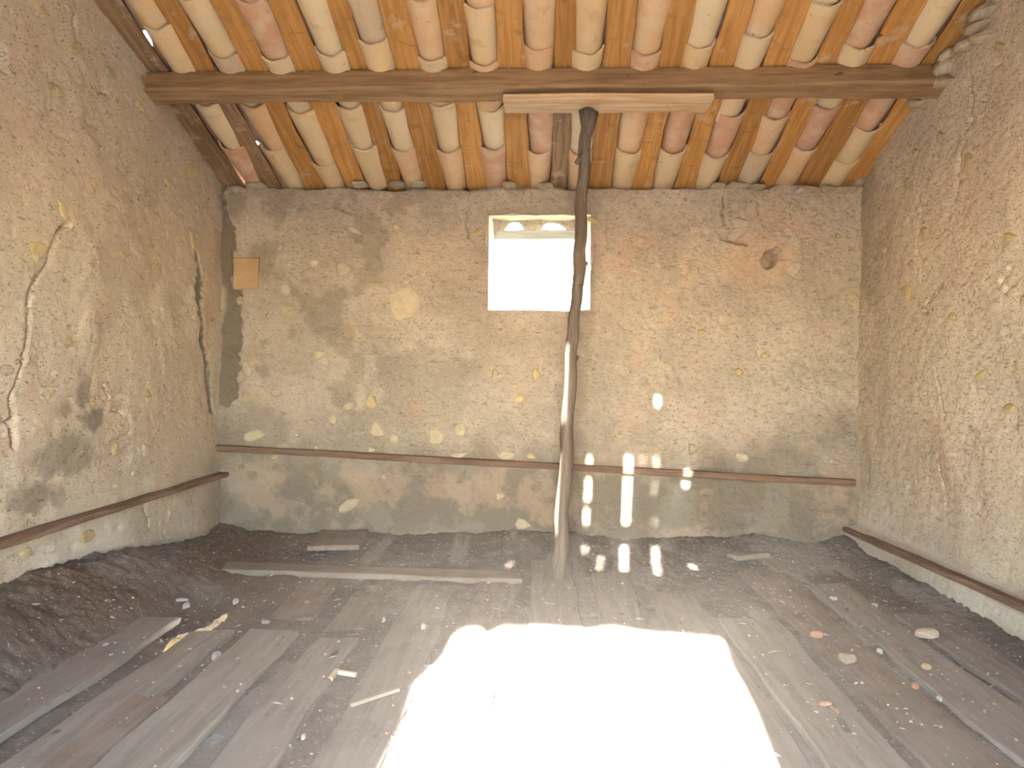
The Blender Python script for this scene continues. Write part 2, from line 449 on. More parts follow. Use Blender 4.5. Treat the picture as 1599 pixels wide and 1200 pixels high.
# irregular top edge
topcut = ZB - 0.035 + 0.03 * fbm(U, V * 0, 5, 4, 91)
Vz = np.minimum(V, topcut)
Z = np.zeros(U.shape + (3,))
Z[..., 0] = seam_m * 0.9
w1 = fbm(U, V, 2.6, 7, 95, 0.62)
Z[..., 0] = np.maximum(Z[..., 0], 0.42 * sstep(-0.02, 0.28, w1) * sstep(0.2, -1.2, U))
Z[..., 1] = 0.12 * sstep(0.05, 0.4, fbm(U, V, 3.4, 7, 97, 0.65)) * sstep(0.95, 0.5, V)
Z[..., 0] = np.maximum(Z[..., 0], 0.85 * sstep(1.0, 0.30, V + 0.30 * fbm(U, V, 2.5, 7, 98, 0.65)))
Z[..., 2] = 0.55 * (1 - sstep(0.14, 0.34, np.hypot((U - hp[0] + 0.06), (V - hp[1]) * 1.5) + 0.12 * fbm(U, V, 6, 3, 99)))
Z[..., 0] = np.maximum(Z[..., 0], 0.9 * (1 - sstep(0.8, 0.98, hd)))  # dark brown tint over the cavity, its shade painted into the colour
Z[..., 2] = np.maximum(Z[..., 2], 0.4 * sstep(0.05, 0.4, fbm(U, V, 3.0, 7, 101, 0.65)) * sstep(0.75, 0.4, V))
DB = D
P = np.stack([U, YB - D, Vz], -1)
# window opening
wa = on_y(763, 335, YB); wb = on_y(921, 486, YB)
WX0, WX1, WZ1, WZ0 = wa.x, wb.x, wa.z, wb.z
uc = (U[:-1, :-1] + U[1:, 1:]) / 2; vc = (V[:-1, :-1] + V[1:, 1:]) / 2
keep = ~((uc > WX0) & (uc < WX1) & (vc > WZ0) & (vc < WZ1)) & (vc < ZB + 0.055)
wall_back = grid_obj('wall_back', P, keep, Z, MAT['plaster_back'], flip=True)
tag(wall_back, kind='structure')
def samp(A, us, vs, u, v):
    i = int(np.clip(np.searchsorted(us, u), 0, len(us) - 1)); j = int(np.clip(np.searchsorted(vs, v), 0, len(vs) - 1))
    return float(A[i, j])

def _cap():
    n, m2 = 220, 8
    a, b = np.meshgrid(np.linspace(XL - .08, XR + .08, n), np.linspace(0, 1, m2), indexing='ij')
    z = ZB - 0.035 - 0.012 + 0.03 * fbm(a, a * 0, 5, 4, 91) - 0.07 * b + 0.02 * fbm(a, b * .5, 8, 3, 92) * sstep(0, .2, b)
    grid_obj('wall_head', np.stack([a, YB - 0.004 + 0.48 * b, z], -1), None, np.zeros((n, m2, 3)), MAT['plaster_back'], parent=wall_back)
_cap()
# reveals of the window: rough masonry sheets from the inside face to the outside face
YO = 5.46
ot = on_y(850, 344, YO).z           # the head rises outwards
ox0 = on_y(771, 430, YO).x; ox1 = on_y(914, 430, YO).x
def sheet(name, a, b, c, d, mat, parent, s, amp=0.012, n=26):
    """bilinear sheet a-b (inner edge) to d-c (outer edge) with rough relief"""
    a, b, c, d = map(Vector, (a, b, c, d))
    nn = (b - a).cross(d - a).normalized()
    t = np.linspace(0, 1, n); A, B = np.meshgrid(t, t, indexing='ij')
    P = np.zeros((n, n, 3))
    for k in range(3):
        P[..., k] = (a[k] * (1 - A) + b[k] * A) * (1 - B) + (d[k] * (1 - A) + c[k] * A) * B
    rel = amp * fbm(A * 3, B * 3, 2.2, 4, s) * 2
    for k in range(3): P[..., k] += nn[k] * rel
    zz = np.zeros((n, n, 3)); zz[..., 1] = 0.75
    return grid_obj(name, P, None, zz, mat, parent=parent)
e = 0.012
win = bpy.data.objects.new('window_1', None); win.location = ((WX0 + WX1) / 2, YB, WZ0); link(win); tag(win, kind='structure')
wi = Matrix.Translation(-win.location)
def rel(p): return tuple(wi @ Vector(p))
sheet('jamb', rel((WX0 - e, YB - .01, WZ0 - .02)), rel((WX0 - e, YB - .01, WZ1 + .03)), rel((ox0, YO, ot + .05)), rel((ox0, YO, WZ0 - .02)), MAT['plaster_side'], win, 201)
sheet('jamb', rel((WX1 + e, YB - .01, WZ0 - .02)), rel((WX1 + e, YB - .01, WZ1 + .03)), rel((ox1, YO, ot + .05)), rel((ox1, YO, WZ0 - .02)), MAT['plaster_side'], win, 205)
sheet('sill', rel((WX0 - .03, YB - .012, WZ0)), rel((WX1 + .03, YB - .012, WZ0)), rel((ox1 + .03, YO, WZ0)), rel((ox0 - .03, YO, WZ0)), MAT['plaster_side'], win, 207)
sheet('window_head', rel((WX0 - .03, YB - .005, WZ1)), rel((WX1 + .03, YB - .005, WZ1)), rel((ox1 + .03, YO, ot)), rel((ox0 - .03, YO, ot)), MAT['ochre'], win, 209, 0.008)

# outer face of the back wall with the window hole, seen only as the edge of the opening
bar0 = on_y(768, 378, YO - .03); bar1 = on_y(902, 362, YO - .03)
outer = [(-2.7, -2.6), (2.6, -2.6), (2.6, ZB - 0.02), (-2.7, ZB - 0.02)]
TOY = lambda y: Matrix(((1, 0, 0, 0), (0, 0, -1, y), (0, 1, 0, 0), (0, 0, 0, 1)))
# eaves course: plaster plate with two arched gaps under canal tiles
def oz(px, py): p = on_y(px, py, YO); return (p.x, p.z)
arch1 = [oz(784, 362), oz(789, 357), oz(795, 349), oz(801, 347), oz(809, 347), oz(814, 351), oz(819, 362)]
arch2 = [oz(843, 362), oz(849, 352), oz(853, 349), oz(864, 348), oz(872, 350), oz(880, 355), oz(888, 362)]
zbar = oz(830, 362)[1]
filled('wall_back_outer', outer, [[(ox0, WZ0), (ox1, WZ0), (ox1, zbar - .005), (ox0, zbar - .005)], arch1, arch2], 0.01, TOY(YO + .012), MAT['plaster_side'], wall_back)
bz0 = oz(830, 377)[1]
b_ = plank('window_bar', Vector((ox0 - .02, YO - .04, bz0)), Vector((ox1 + .02, YO - .04, bz0 + .004)), 0.05, zbar - bz0, MAT['greywood'], seed=3, wob=.002, rag=0)
tag(b_, 'weathered grey timber bar across the top of the small window', 'timber bar')

# stones bedded in the back wall: pixel centre, pixel size, kind
for px, py, w, h, k in ((491, 410, 18, 15, 'pale'), (535, 421, 29, 27, 'pale'), (447, 452, 20, 20, 'pale'), (634, 476, 54, 56, 'ochre2'),
        (438, 388, 13, 8, 'pale'), (553, 360, 28, 9, 'pale'), (618, 354, 12, 10, 'ochre'), (386, 428, 40, 50, 'brick'), (580, 629, 22, 22, 'ochre'),
        (588, 672, 26, 24, 'pale'), (616, 685, 16, 20, 'pale'), (681, 683, 28, 30, 'pale'), (543, 791, 38, 20, 'pale'), (397, 681, 36, 22, 'pale'),
        (547, 634, 24, 12, 'pale'), (522, 655, 18, 18, 'pale'), (774, 583, 13, 12, 'ochre'), (837, 586, 15, 22, 'ochre'), (811, 624, 20, 16, 'ochre'),
        (717, 711, 30, 12, 'pale'), (793, 711, 34, 15, 'pale'), (829, 713, 16, 10, 'pale'), (720, 673, 24, 22, 'pale'), (465, 680, 12, 8, 'pale'),
        (487, 660, 22, 9, 'pale'), (580, 703, 12, 9, 'pale'), (1156, 350, 30, 20, 'pale'), (1152, 364, 40, 22, 'pale'), (1235, 322, 9, 9, 'ochre'),
        (1307, 369, 10, 8, 'ochre'), (1154, 582, 14, 14, 'ochre'), (1195, 556, 14, 9, 'ochre'), (1095, 519, 14, 8, 'ochre'), (1213, 392, 14, 12, 'pale'),
        (1240, 420, 24, 24, 'pale'), (375, 470, 14, 14, 'pale'), (388, 578, 16, 24, 'pale'), (500, 555, 26, 16, 'ochre2'), (600, 745, 10, 8, 'pale'),
        (555, 750, 18, 6, 'pale'), (430, 715, 12, 9, 'pale'), (495, 700, 10, 8, 'pale'), (815, 820, 24, 18, 'pale'), (780, 775, 14, 12, 'pale'),
        (925, 345, 26, 8, 'ochre'), (746, 363, 26, 12, 'ochre'), (1082, 702, 16, 18, 'pale'), (1160, 715, 24, 14, 'pale'), (1305, 722, 22, 10, 'pale')):
    p = on_y(px, py, YB); d = samp(DB, ub, vb, p.x, p.z); s = YB / FPX
    if k == 'pale' and py > 600: k = 'pale2' if px < 900 else 'rubble'
    key = {'ochre2': 'pale2'}.get(k, k); big = max(w, h)
    prot = -0.004 if k in ('ochre2', 'brick') else 0.0
    if k == 'brick':
        br = plank('brick', Vector((p.x - w * s / 2, YB - d - .012 + .03, p.z - h * s / 2)), Vector((p.x + w * s / 2, YB - d - .012 + .03, p.z - h * s / 2)), .06, h * s, MAT['brick'], wall_back, seg=5, wob=.004, rag=.006, seed=4)
        continue
    stone('brick' if k == 'brick' else 'wall_stone', Vector((p.x, YB - d - prot, p.z)), (0, -1, 0), w * s, h * s, 0.030, key, rot=0 if k == 'brick' else None, parent=wall_back, k=1 if k == 'brick' else None)
# rubble course along the wall head
for px, py, w, h in ((1150, 291, 38, 9), (1182, 293, 30, 8), (1256, 297, 30, 12), (1292, 296, 26, 10), (1318, 297, 34, 9), (1345, 283, 18, 12),
                     (400, 290, 40, 9), (372, 297, 26, 12), (795, 289, 22, 7), (650, 287, 26, 6), (850, 291, 26, 6), (1120, 291, 22, 7), (620, 288, 24, 6), (560, 288, 22, 6)):
    p = on_y(px, py, YB - .02); s = YB / FPX
    stone('wall_stone', p, (0, -1, 0.2), w * s, h * s, 0.09, 'rubble', rot=random.uniform(-.1, .1), parent=wall_back)

# ------------------------------------------------------------------ side walls
def side_wall(name, X, sgn, seed, cracks, mat):
    us = axis([(YF, 2.2, 0.09), (2.2, YB + 0.02, 0.0085)])
    vs_ = axis([(-0.06, 3.0, 0.0085), (3.0, 4.8, 0.08)])
    U, V = np.meshgrid(us, vs_, indexing='ij')
    D = wall_noise(U, V, seed)
    Z = np.zeros(U.shape + (3,))
    for pts, w, dep in cracks:
        D -= crack(U, V, [(on_x(px, py, X).y, on_x(px, py, X).z) for px, py in pts], w, dep, seed + 70)
    return us, vs_, U, V, D, Z
# left
CL = [([(108, 354), (88, 360), (80, 380), (77, 401), (70, 424), (60, 433), (52, 453), (44, 480), (44, 512), (34, 535), (28, 565), (20, 597), (15, 626), (20, 649), (20, 696)], .006, .026),
      ([(0, 662), (12, 658), (22, 662)], .007, .025), ([(96, 588), (81, 604), (62, 601)], .004, .014), ([(166, 600), (172, 612), (172, 627)], .005, .014),
      ([(226, 790), (228, 803), (236, 812), (234, 824)], .006, .02), ([(118, 0), (115, 40), (116, 62)], .006, .018), ([(180, 638), (196, 650)], .004, .012),
      ([(130, 407), (146, 410)], .005, .014), ([(100, 130), (88, 128), (80, 135)], .006, .015), ([(203, 655), (201, 680), (178, 688)], .004, .01),
      ([(150, 150), (162, 142), (156, 132)], .006, .016), ([(92, 355), (104, 353)], .007, .02)]
us, vls, U, V, D, Z = side_wall('left', XL, 1, 400, CL, None)
def lpt(px, py): p = on_x(px, py, XL); return (p.y, p.z)
# broken plaster edge and grey seam near the corner
sm = poly_dist(U + 0.04 * fbm(U, V, 12, 3, 411) + 0.03 * fbm(U, V, 35, 3, 412), V, [lpt(*p) for p in ((309, 398), (313, 440), (312, 480), (318, 530), (326, 580), (332, 640))])
sm = 1 - sstep(0.014, 0.024, sm * 0.55 - 0.012 * fbm(U, V, 6, 3, 413))
D -= 0.014 * sm; Z[..., 0] = 0.85 * sm
def blob(cx, cy, rx, ry, s):
    c = lpt(cx, cy); e2 = lpt(cx + rx, cy); f2 = lpt(cx, cy + ry)
    return 1 - sstep(0.5, 1.15, np.hypot((U - c[0]) / abs(e2[0] - c[0]), (V - c[1]) / abs(f2[1] - c[1])) + 0.9 * fbm(U, V, 7, 4, s))
for cx, cy, rx, ry, a in ((132, 612, 14, 26, .62), (148, 655, 22, 22, .66), (108, 700, 30, 40, .55), (75, 715, 30, 34, .5), (132, 718, 22, 30, .6), (62, 778, 34, 30, .62), (100, 640, 18, 16, .45), (95, 780, 16, 22, .4)):
    Z[..., 0] = np.maximum(Z[..., 0], a * blob(cx, cy, rx, ry, 421 + cx))
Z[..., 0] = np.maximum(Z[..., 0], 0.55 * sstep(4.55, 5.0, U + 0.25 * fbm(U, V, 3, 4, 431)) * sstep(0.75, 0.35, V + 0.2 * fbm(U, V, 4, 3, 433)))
Z[..., 1] = 0.45 * sstep(0.0, 0.3, fbm(U, V, 2.4, 4, 435)) * sstep(0.7, 0.3, V)
# socket left by an old purlin, cut off by the picture edge
sk = lpt(2, 92)
D -= 0.16 * sstep(0.10, 0.085, np.abs(U - sk[0] + 0.05) + 0.02 * fbm(U, V, 9, 2, 441)) * sstep(0.055, 0.045, np.abs(V - sk[1] - 0.005) + 0.02 * fbm(U, V, 8, 2, 443))
# the wall head swells below the beam
bm_y = 4.05
D += 0.035 * np.exp(-((U - 4.15) / 0.35) ** 2) * sstep(2.2, 2.6, V)
DL, UL, VL = D, us, vls
top = roof_z(U) + 0.125 + 0 * V
P = np.stack([XL + D, U, np.minimum(V, top)], -1)
vc = V[:-1, :-1]; keep = vc < top[:-1, :-1]
wall_left = grid_obj('wall_left', P, keep, Z, MAT['plaster_side'], flip=True); tag(wall_left, kind='structure')
for px, py, w, h, k in ((58, 391, 34, 36, 'ochre'), (97, 331, 15, 38, 'ochre'), (107, 534, 22, 22, 'ochre'), (230, 616, 13, 14, 'ochre'), (181, 703, 17, 24, 'ochre'),
        (302, 375, 14, 32, 'ochre'), (146, 290, 16, 10, 'ochre'), (251, 424, 20, 14, 'ochre'), (42, 864, 20, 22, 'ochre'), (137, 838, 30, 26, 'ochre'), (299, 268, 24, 26, 'ochre'),
        (119, 76, 24, 22, 'ochre'), (90, 146, 14, 16, 'ochre'), (278, 235, 8, 16, 'ochre'), (78, 614, 12, 12, 'ochre'), (143, 632, 13, 13, 'ochre'), (275, 513, 12, 12, 'ochre'),
        (210, 740, 22, 12, 'pale'), (225, 703, 20, 22, 'pale'), (8, 578, 22, 18, 'pale'), (255, 608, 16, 16, 'pale'), (170, 118, 22, 26, 'pale'), (215, 130, 16, 20, 'pale'),
        (262, 283, 16, 14, 'ochre'), (141, 395, 12, 24, 'pale'), (187, 397, 10, 10, 'ochre'), (65, 20, 12, 22, 'ochre'), (208, 165, 16, 14, 'ochre')):
    p = on_x(px, py, XL); d = samp(DL, UL, VL, p.y, p.z); s = p.y / FPX
    stone('wall_stone', Vector((XL + d - .004, p.y, p.z)), (1, 0, 0), w * s * 1.45, h * s, 0.030, k, parent=wall_left)
# right
CR = [([(1514, 120), (1515, 150), (1510, 198)], .007, .022), ([(1503, 226), (1496, 265), (1491, 312)], .008, .03), ([(1437, 310), (1436, 350), (1433, 396), (1441, 411), (1439, 441)], .005, .018),
      ([(1464, 570), (1467, 600), (1468, 628), (1472, 655)], .005, .02), ([(1466, 724), (1471, 760), (1472, 793)], .005, .015), ([(1568, 452), (1582, 444)], .009, .02),
      ([(1550, 100), (1560, 92)], .01, .02), ([(1575, 420), (1560, 438)], .006, .014), ([(1430, 470), (1446, 486)], .006, .014)]
us, vrs, U, V, D, Z = side_wall('right', XR, -1, 500, CR, None)
# low whitewashed plinth along the floor that carries the rail
pl = sstep(0.175, 0.145, V + 0.012 * fbm(U, V * 0, 4, 2, 511))
D += 0.085 * pl
Z[..., 1] = np.maximum(0.85 * pl * sstep(-0.35, 0.1, fbm(U, V, 5, 4, 513)), 0.45 * sstep(0.6, 0.15, V + 0.25 * fbm(U, V, 3, 4, 515)))
Z[..., 0] = 0.35 * sstep(0.12, 0.36, fbm(U, V, 2.2, 4, 517)) * sstep(4.4, 5, U)
DR, UR, VR = D, us, vrs
top = roof_z(U) + 0.125 + 0 * V
P = np.stack([XR - D, U, np.minimum(V, top)], -1)
keep = V[:-1, :-1] < top[:-1, :-1]
wall_right = grid_obj('wall_right', P, keep, Z, MAT['plaster_side']); tag(wall_right, kind='structure')
for px, py, w, h, k in ((1417, 457, 24, 34, 'ochre'), (1425, 412, 14, 12, 'ochre'), (1448, 410, 12, 14, 'ochre'), (1444, 364, 12, 26, 'ochre'), (1512, 251, 14, 28, 'ochre'), (1432, 238, 14, 14, 'ochre'),
        (1568, 638, 24, 16, 'ochre'), (1558, 73, 18, 14, 'ochre'), (1380, 390, 14, 12, 'ochre'), (1490, 495, 14, 16, 'ochre'), (1446, 472, 10, 16, 'pale'), (1578, 372, 18, 18, 'ochre'),
        (1420, 287, 14, 20, 'ochre'), (1418, 345, 18, 16, 'pale'), (1470, 215, 18, 20, 'pale'), (1595, 470, 10, 20, 'ochre'), (1530, 585, 30, 14, 'ochre'), (1527, 412, 14, 8, 'ochre')):
    p = on_x(px, py, XR); d = samp(DR, UR, VR, p.y, p.z); s = p.y / FPX
    stone('wall_stone', Vector((XR - d + .004, p.y, p.z)), (-1, 0, 0), w * s * 1.45, h * s, 0.030, k, parent=wall_right)
# loose masonry at the head of the right wall
for px, py, w, h in ((1532, 22, 30, 18), (1526, 42, 24, 14), (1534, 58, 26, 16), (1480, 88, 20, 14), (1474, 106, 26, 20), (1470, 128, 30, 16), (1452, 140, 30, 22), (1436, 158, 30, 18), (1508, 70, 24, 16)):
    p = on_x(px, py, XR - .03); s = p.y / FPX
    stone('wall_stone', p, (-1, 0, -0.2), w * s * 1.5, h * s * 1.2, 0.10, 'rubble', rot=random.uniform(-.4, .4), parent=wall_right)

# ------------------------------------------------------------------ front wall (behind the camera): boarded front with doorway and gaps that let the sun in
def back(p):            # where the ray that lights p crosses the front
    k = (p.y - YF) / SUN.y
    return (p.x - SUN.x * k, p.z - SUN.z * k)
patch = [(590, 1200), (628, 1122), (646, 1066), (672, 1040), (690, 1022), (699, 1000), (716, 980), (745, 978), (758, 990), (785, 976), (850, 977), (900, 981),
         (960, 977), (1000, 985), (1060, 990), (1122, 995), (1131, 1004), (1140, 1035), (1160, 1070), (1180, 1110), (1215, 1200)]
door = [back(on_z(px, py, 0.02)) for px, py in patch]
door = [(door[0][0] - .02, 0.0)] + door + [(door[-1][0], 0.0)]
gaps = []
def gap(a, b, w, f, blur_v=True):
    """slit lighting the streak from pixel a to pixel b; f turns a pixel into a point; the sun's disc widens it again"""
    p, q = back(f(*a)), back(f(*b))
    top, bot = (p, q) if p[1] > q[1] else (q, p)
    r = 0.022; w = w * 1.6
    z1, z0 = top[1] - r, bot[1] + r
    if z1 - z0 < 0.012: zm = (z1 + z0) / 2; z1, z0 = zm + .006, zm - .006
    xt, xb = top[0], bot[0]
    gaps.append([(xt - w / 2, z1), (xb - w / 2, z0), (xb + w / 2, z0), (xt + w / 2, z1)])
fw = lambda px, py: on_y(px, py, YB - .01)
ff = lambda px, py: on_z(px, py, 0.02)
fp = lambda px, py: on_y(px, py, 4.065)
gap((921, 708), (920, 729), .009, fw); gap((919, 741), (917, 786), .010, fw); gap((916, 788), (915, 822), .010, fw)
gap((982, 707), (977, 823), .017, fw); gap((1004, 708), (1004, 728), .003, fw); gap((1026, 708), (1024, 736), .004, fw)
gap((1023, 745), (1021, 780), .0022, fw); gap((1022, 805), (1022, 825), .003, fw)
gap((1074, 728), (1073, 750), .013, fw); gap((1072, 742), (1071, 764), .014, fw)
gap((1027, 612), (1028, 637), .010, fw)
gap((883, 533), (878, 668), .008, fp); gap((871, 702), (864, 842), .009, fp)
gap((914, 852), (914, 866), .010, ff); gap((939, 864), (935, 891), .008, ff); gap((974, 850), (975, 893), .018, ff)
gap((1022, 852), (1029, 899), .016, ff); gap((1080, 877), (1087, 890), .016, ff); gap((798, 872), (789, 886), .008, ff)
fo = [(XL - .3, -2.6), (XL - .3, 4.9), (XR + .3, 4.9), (XR + .3, -2.6)]
fo = [(XL - .3, -.12), (XL - .3, 4.9), (XR + .3, 4.9), (XR + .3, -.12)]
wall_front = filled('wall_front', fo, [door] + gaps, 0.008, TOY(YF), MAT['board_dark'])
tag(wall_front, kind='structure')

# ------------------------------------------------------------------ roof
def rpt(px, py, off=0.0):       # pixel -> point on the plane off metres above the batten undersides
    d = ray(px, py); p0 = Vector((0, YB, ZB)) + RN * off
    t = (p0 - CAM).dot(RN) / d.dot(RN)
    return CAM + d * t
# cover layer of the roof, above the tiles seen from below; three chinks show the sky
def ab(p): q = p - (Vector((0, YB, ZB)) + RN * 0.115); return (q.x, q.dot(RV))
def chink(pts): return [ab(rpt(px, py, 0.115)) for px, py in pts]
deck_m = Matrix(((1, 0, 0, 0), (0, RV.y, RN.y, 0), (0, RV.z, RN.z, 0), (0, 0, 0, 1)))
deck_m.translation = Vector((0, YB, ZB)) + RN * 0.115
chinks = [chink([(223, 46), (228, 46), (237, 62), (239, 72), (234, 70), (227, 58)]), chink([(274, 0), (280, 0), (287, 7), (286, 11), (281, 8)]),
          chink([(396, 221), (401, 219), (406, 223), (402, 228), (396, 226)])]
ceiling = filled('ceiling', [(XL - .3, -6.6), (XR + .3, -6.6), (XR + .3, 0.62), (XL - .3, 0.62)], chinks, 0.006, deck_m, MAT['tile'])
tag(ceiling, kind='structure')

TX = [-2.012, -1.735, -1.452, -1.155, -0.905, -0.61, -0.333, -0.04, 0.217, 0.517, 0.793, 1.073, 1.345, 1.605, 1.90]
TILE = []
for k in range(4):
    r = random.Random(k + 40); nseg = 9; V = []; F = []
    L = 0.475; amax = math.radians(84)
    rings = [(0.0, 0.093, -0.046), (0.24, 0.086, -0.031), (L, 0.079, -0.015)]
    for s_in in (0, 1):
        for (y, rad, zb) in rings:
            for j in range(nseg + 1):
                a = -amax + 2 * amax * j / nseg; rr = rad - (0.013 if s_in else 0)
                jit = 0.0016 * math.sin(3 * a + k * 2 + y * 9)
                V.append(((rr + jit) * math.sin(a), y + (0.004 * math.sin(5 * a + k) if y in (0.0, L) else 0), zb + rad - (rr + jit) * math.cos(a)))
    nr = nseg + 1; off = 3 * nr
    for i in range(2):
        for j in range(nseg):
            a = i * nr + j; F.append((a, a + nr, a + nr + 1, a + 1)); b = off + a; F.append((b, b + 1, b + nr + 1, b + nr))
    nsm = len(F)
    base = len(V)
    ringpts = [V[j] for j in range(nr)] + [V[off + j] for j in range(nr)] + [V[2 * nr + j] for j in range(nr)] + [V[off + 2 * nr + j] for j in range(nr)]
    V += ringpts
    for j in range(nseg):
        a = base + j; F.append((a, a + 1, a + nr + 1, a + nr)); b = base + 2 * nr + j; F.append((b, b + nr, b + nr + 1, b + 1))
    me = bpy.data.meshes.new('roof_tile_%d' % k); me.from_pydata(V, [], F); me.materials.append(MAT['tile'])
    for i, p in enumerate(me.polygons): p.use_smooth = i < nsm
    TILE.append(me)
RB = Matrix((Vector((1, 0, 0)), RV, RN)).transposed()      # columns x, slope, normal
# y of the lower lip of each tile, read from the joints in view
joint_px = {0: (48, 168, 237), 1: (94, 170, 238), 2: (98, 180, 263), 3: (90, 172, 236), 4: (72, 178, 240), 5: (98, 168, 241), 6: (105, 178, 237), 7: (82, 168, 244),
            8: (88, 170, 246), 9: (90, 170, 242), 10: (80, 168, 242), 11: (62, 186, 250), 12: (102, 190, 246), 13: (80, 174, 238), 14: (78, 208, 258)}
BAT0 = 0
for ci, x in enumerate(TX):
    lips = []
    for pyy in joint_px[ci]:
        pxx = 850 + x * FPX / 4.2
        lips.append(rpt(pxx, pyy, -0.03).y)
    ys = sorted(lips, reverse=True)
    y = ys[-1]
    rr = random.Random(ci * 7 + 3)
    while y > 2.3:
        y -= 0.355 + rr.uniform(-.012, .012); ys.append(y)
    for k, yy in enumerate(ys):
        o = bpy.data.objects.new('roof_tile', TILE[rr.randrange(4)])
        o.parent = ceiling; C.objects.link(o)
        lip = Vector((x + rr.uniform(-.008, .008) + (0.02 if (ci == 0 and yy > 3.6) else 0) + (0.014 if (ci == 1 and k == 1) else 0), yy, roof_z(yy)))
        ws = rr.uniform(0.94, 1.06)
        prv = ys[k - 1] if k else yy + .36
        ls = max(0.9, (prv - yy + 0.07) / (0.475 * math.cos(TH)))
        q = RB @ Matrix.Rotation(rr.uniform(-.012, .012), 3, 'Z')
        loc = lip + RN * (0.003 + rr.uniform(-.003, .004))
        o.matrix_world = Matrix.Translation(loc) @ q.to_4x4() @ Matrix.Diagonal((ws, ls, ws, 1))
# battens: the lengths above and below the beam are separate pieces of timber
def batten(xa, xb, y0, y1, mat, seed, shift=0.0):
    r = random.Random(seed)
    wb_ = (xb - xa); V = []; F = []; n = 12
    L = (y1 - y0) / math.cos(TH)
    ph = [r.uniform(0, 6) for _ in range(4)]
    for i in range(n + 1):
        t = i / n; yl = t * L
        a = 0.005 * math.sin(yl * 5 + ph[0]) + 0.004 * math.sin(yl * 13 + ph[1]); b = 0.005 * math.sin(yl * 4.3 + ph[2]) + 0.004 * math.sin(yl * 15 + ph[3])
        c = 0.0025 * math.sin(yl * 7 + ph[1])
        h = wb_ / 2
        V += [(-h + a, yl, 0.006 + c), (-h + 0.006 + a, yl, c), (0, yl, c - .001), (h - 0.006 + b, yl, c), (h + b, yl, 0.006 + c), (h - 0.016 + b, yl, 0.04), (-h + 0.016 + a, yl, 0.04)]
    for i in range(n):
        for j in range(7):
            p = i * 7 + j; q = i * 7 + (j + 1) % 7; F.append((p, p + 7, q + 7, q))
    F.append(tuple(range(7))); F.append(tuple(reversed(range(n * 7, n * 7 + 7))))
    o = mesh_obj('batten', V, F, mat)
    base = Vector(((xa + xb) / 2 + shift, y0, roof_z(y0))) + RN * r.uniform(-.004, .004)
    o.matrix_world = Matrix.Translation(base) @ RB.to_4x4()
    o.parent = ceiling
    return o
edges = [XL - 0.06] + [(a + b) / 2 for a, b in zip(TX[:-1], TX[1:])] + [XR + 0.06]
for k in range(16):
    for part, (y0, y1) in enumerate(((2.2, 4.06), (4.02, YB + 0.16))):
        if k == 0: xa, xb = XL - 0.04, TX[0] - 0.074
        elif k == 15: xa, xb = TX[14] + 0.075, XR + 0.05
        else: xa, xb = TX[k - 1] + 0.074, TX[k] - 0.074
        r = random.Random(k * 3 + part)
        mat = MAT['batten_old'] if (k == 0 or (k == 1 and part) or (k == 8 and part) or (k == 4 and part and False)) else MAT['batten']
        if k == 0 and part == 0: xb -= 0.012
        if k == 1: xb -= 0.006
        batten(xa, xb, y0, y1, mat, 900 + k * 2 + part, r.uniform(-.006, .006) if 0 < k < 15 else 0)

# ------------------------------------------------------------------ beam, head board, pole
def zr(r): return CAM.z + r
a0 = Vector((XL - 0.05, 4.0, roof_z(4.0))); 
# tilted with the roof: underside axis of the plank() section
hb, wbm = 0.13, 0.125
bp0 = Vector((XL - 0.06, 4.0, roof_z(4.0) - 0.006)) + RV * (wbm / 2) - RN * hb
bp1 = bp0.copy(); bp1.x = XR + 0.09
beam = plank('roof_beam', bp0, bp1, wbm, hb, MAT['beam'], up=RN, seg=40, wob=0.005, rag=0.01, seed=11, bev=0.10)
tag(beam, 'long brown timber beam spanning under the roof from wall to wall', 'beam')
zh = 2.60
hx0 = on_y(788, 165, 4.02).x; hx1 = on_y(1110, 165, 4.02).x
# underside of the beam at its lowest edge decides the board's top
low = min((bp0 + RV * (-wbm / 2)).z, (bp0 + RV * (wbm / 2)).z)
ht = 0.034
head = plank('head_board', Vector((hx0, 4.045, low - ht + 0.004)), Vector((hx1, 4.045, low - ht - 0.004)), 0.205, ht, MAT['header'], seg=20, wob=0.004, rag=0.008, seed=12)
tag(head, 'short pale plank wedged between the beam and the forked prop', 'plank')

cp = [(918, 171), (915, 215), (911, 270), (907.5, 320), (905.5, 380), (904.5, 420), (902, 455), (899, 480), (894.5, 513), (891.5, 555), (888.5, 620), (884.5, 700), (879, 790), (875.5, 850), (873.5, 893)]
cw = [19, 18.5, 18.5, 18.5, 19, 20, 18.5, 18, 18.5, 19, 20, 21, 22, 23.5, 24]
YP = 4.08
def tube(path, radii, nseg=12, knots=(), seed=0, cap=True):
    r = random.Random(seed); V = []; F = []
    for i, (c, rad) in enumerate(zip(path, radii)):
        for j in range(nseg):
            a = 2 * math.pi * j / nseg
            k = rad * (1 + 0.07 * math.sin(3 * a + i * 0.7) + r.uniform(-.04, .04))
            V.append((c[0] + k * math.cos(a), c[1] + k * math.sin(a), c[2]))
    for i in range(len(path) - 1):
        for j in range(nseg):
            p = i * nseg + j; q = i * nseg + (j + 1) % nseg; F.append((p, p + nseg, q + nseg, q))
    if cap:
        F.append(tuple(range(nseg))); F.append(tuple(reversed(range((len(path) - 1) * nseg, len(path) * nseg))))
    return V, F
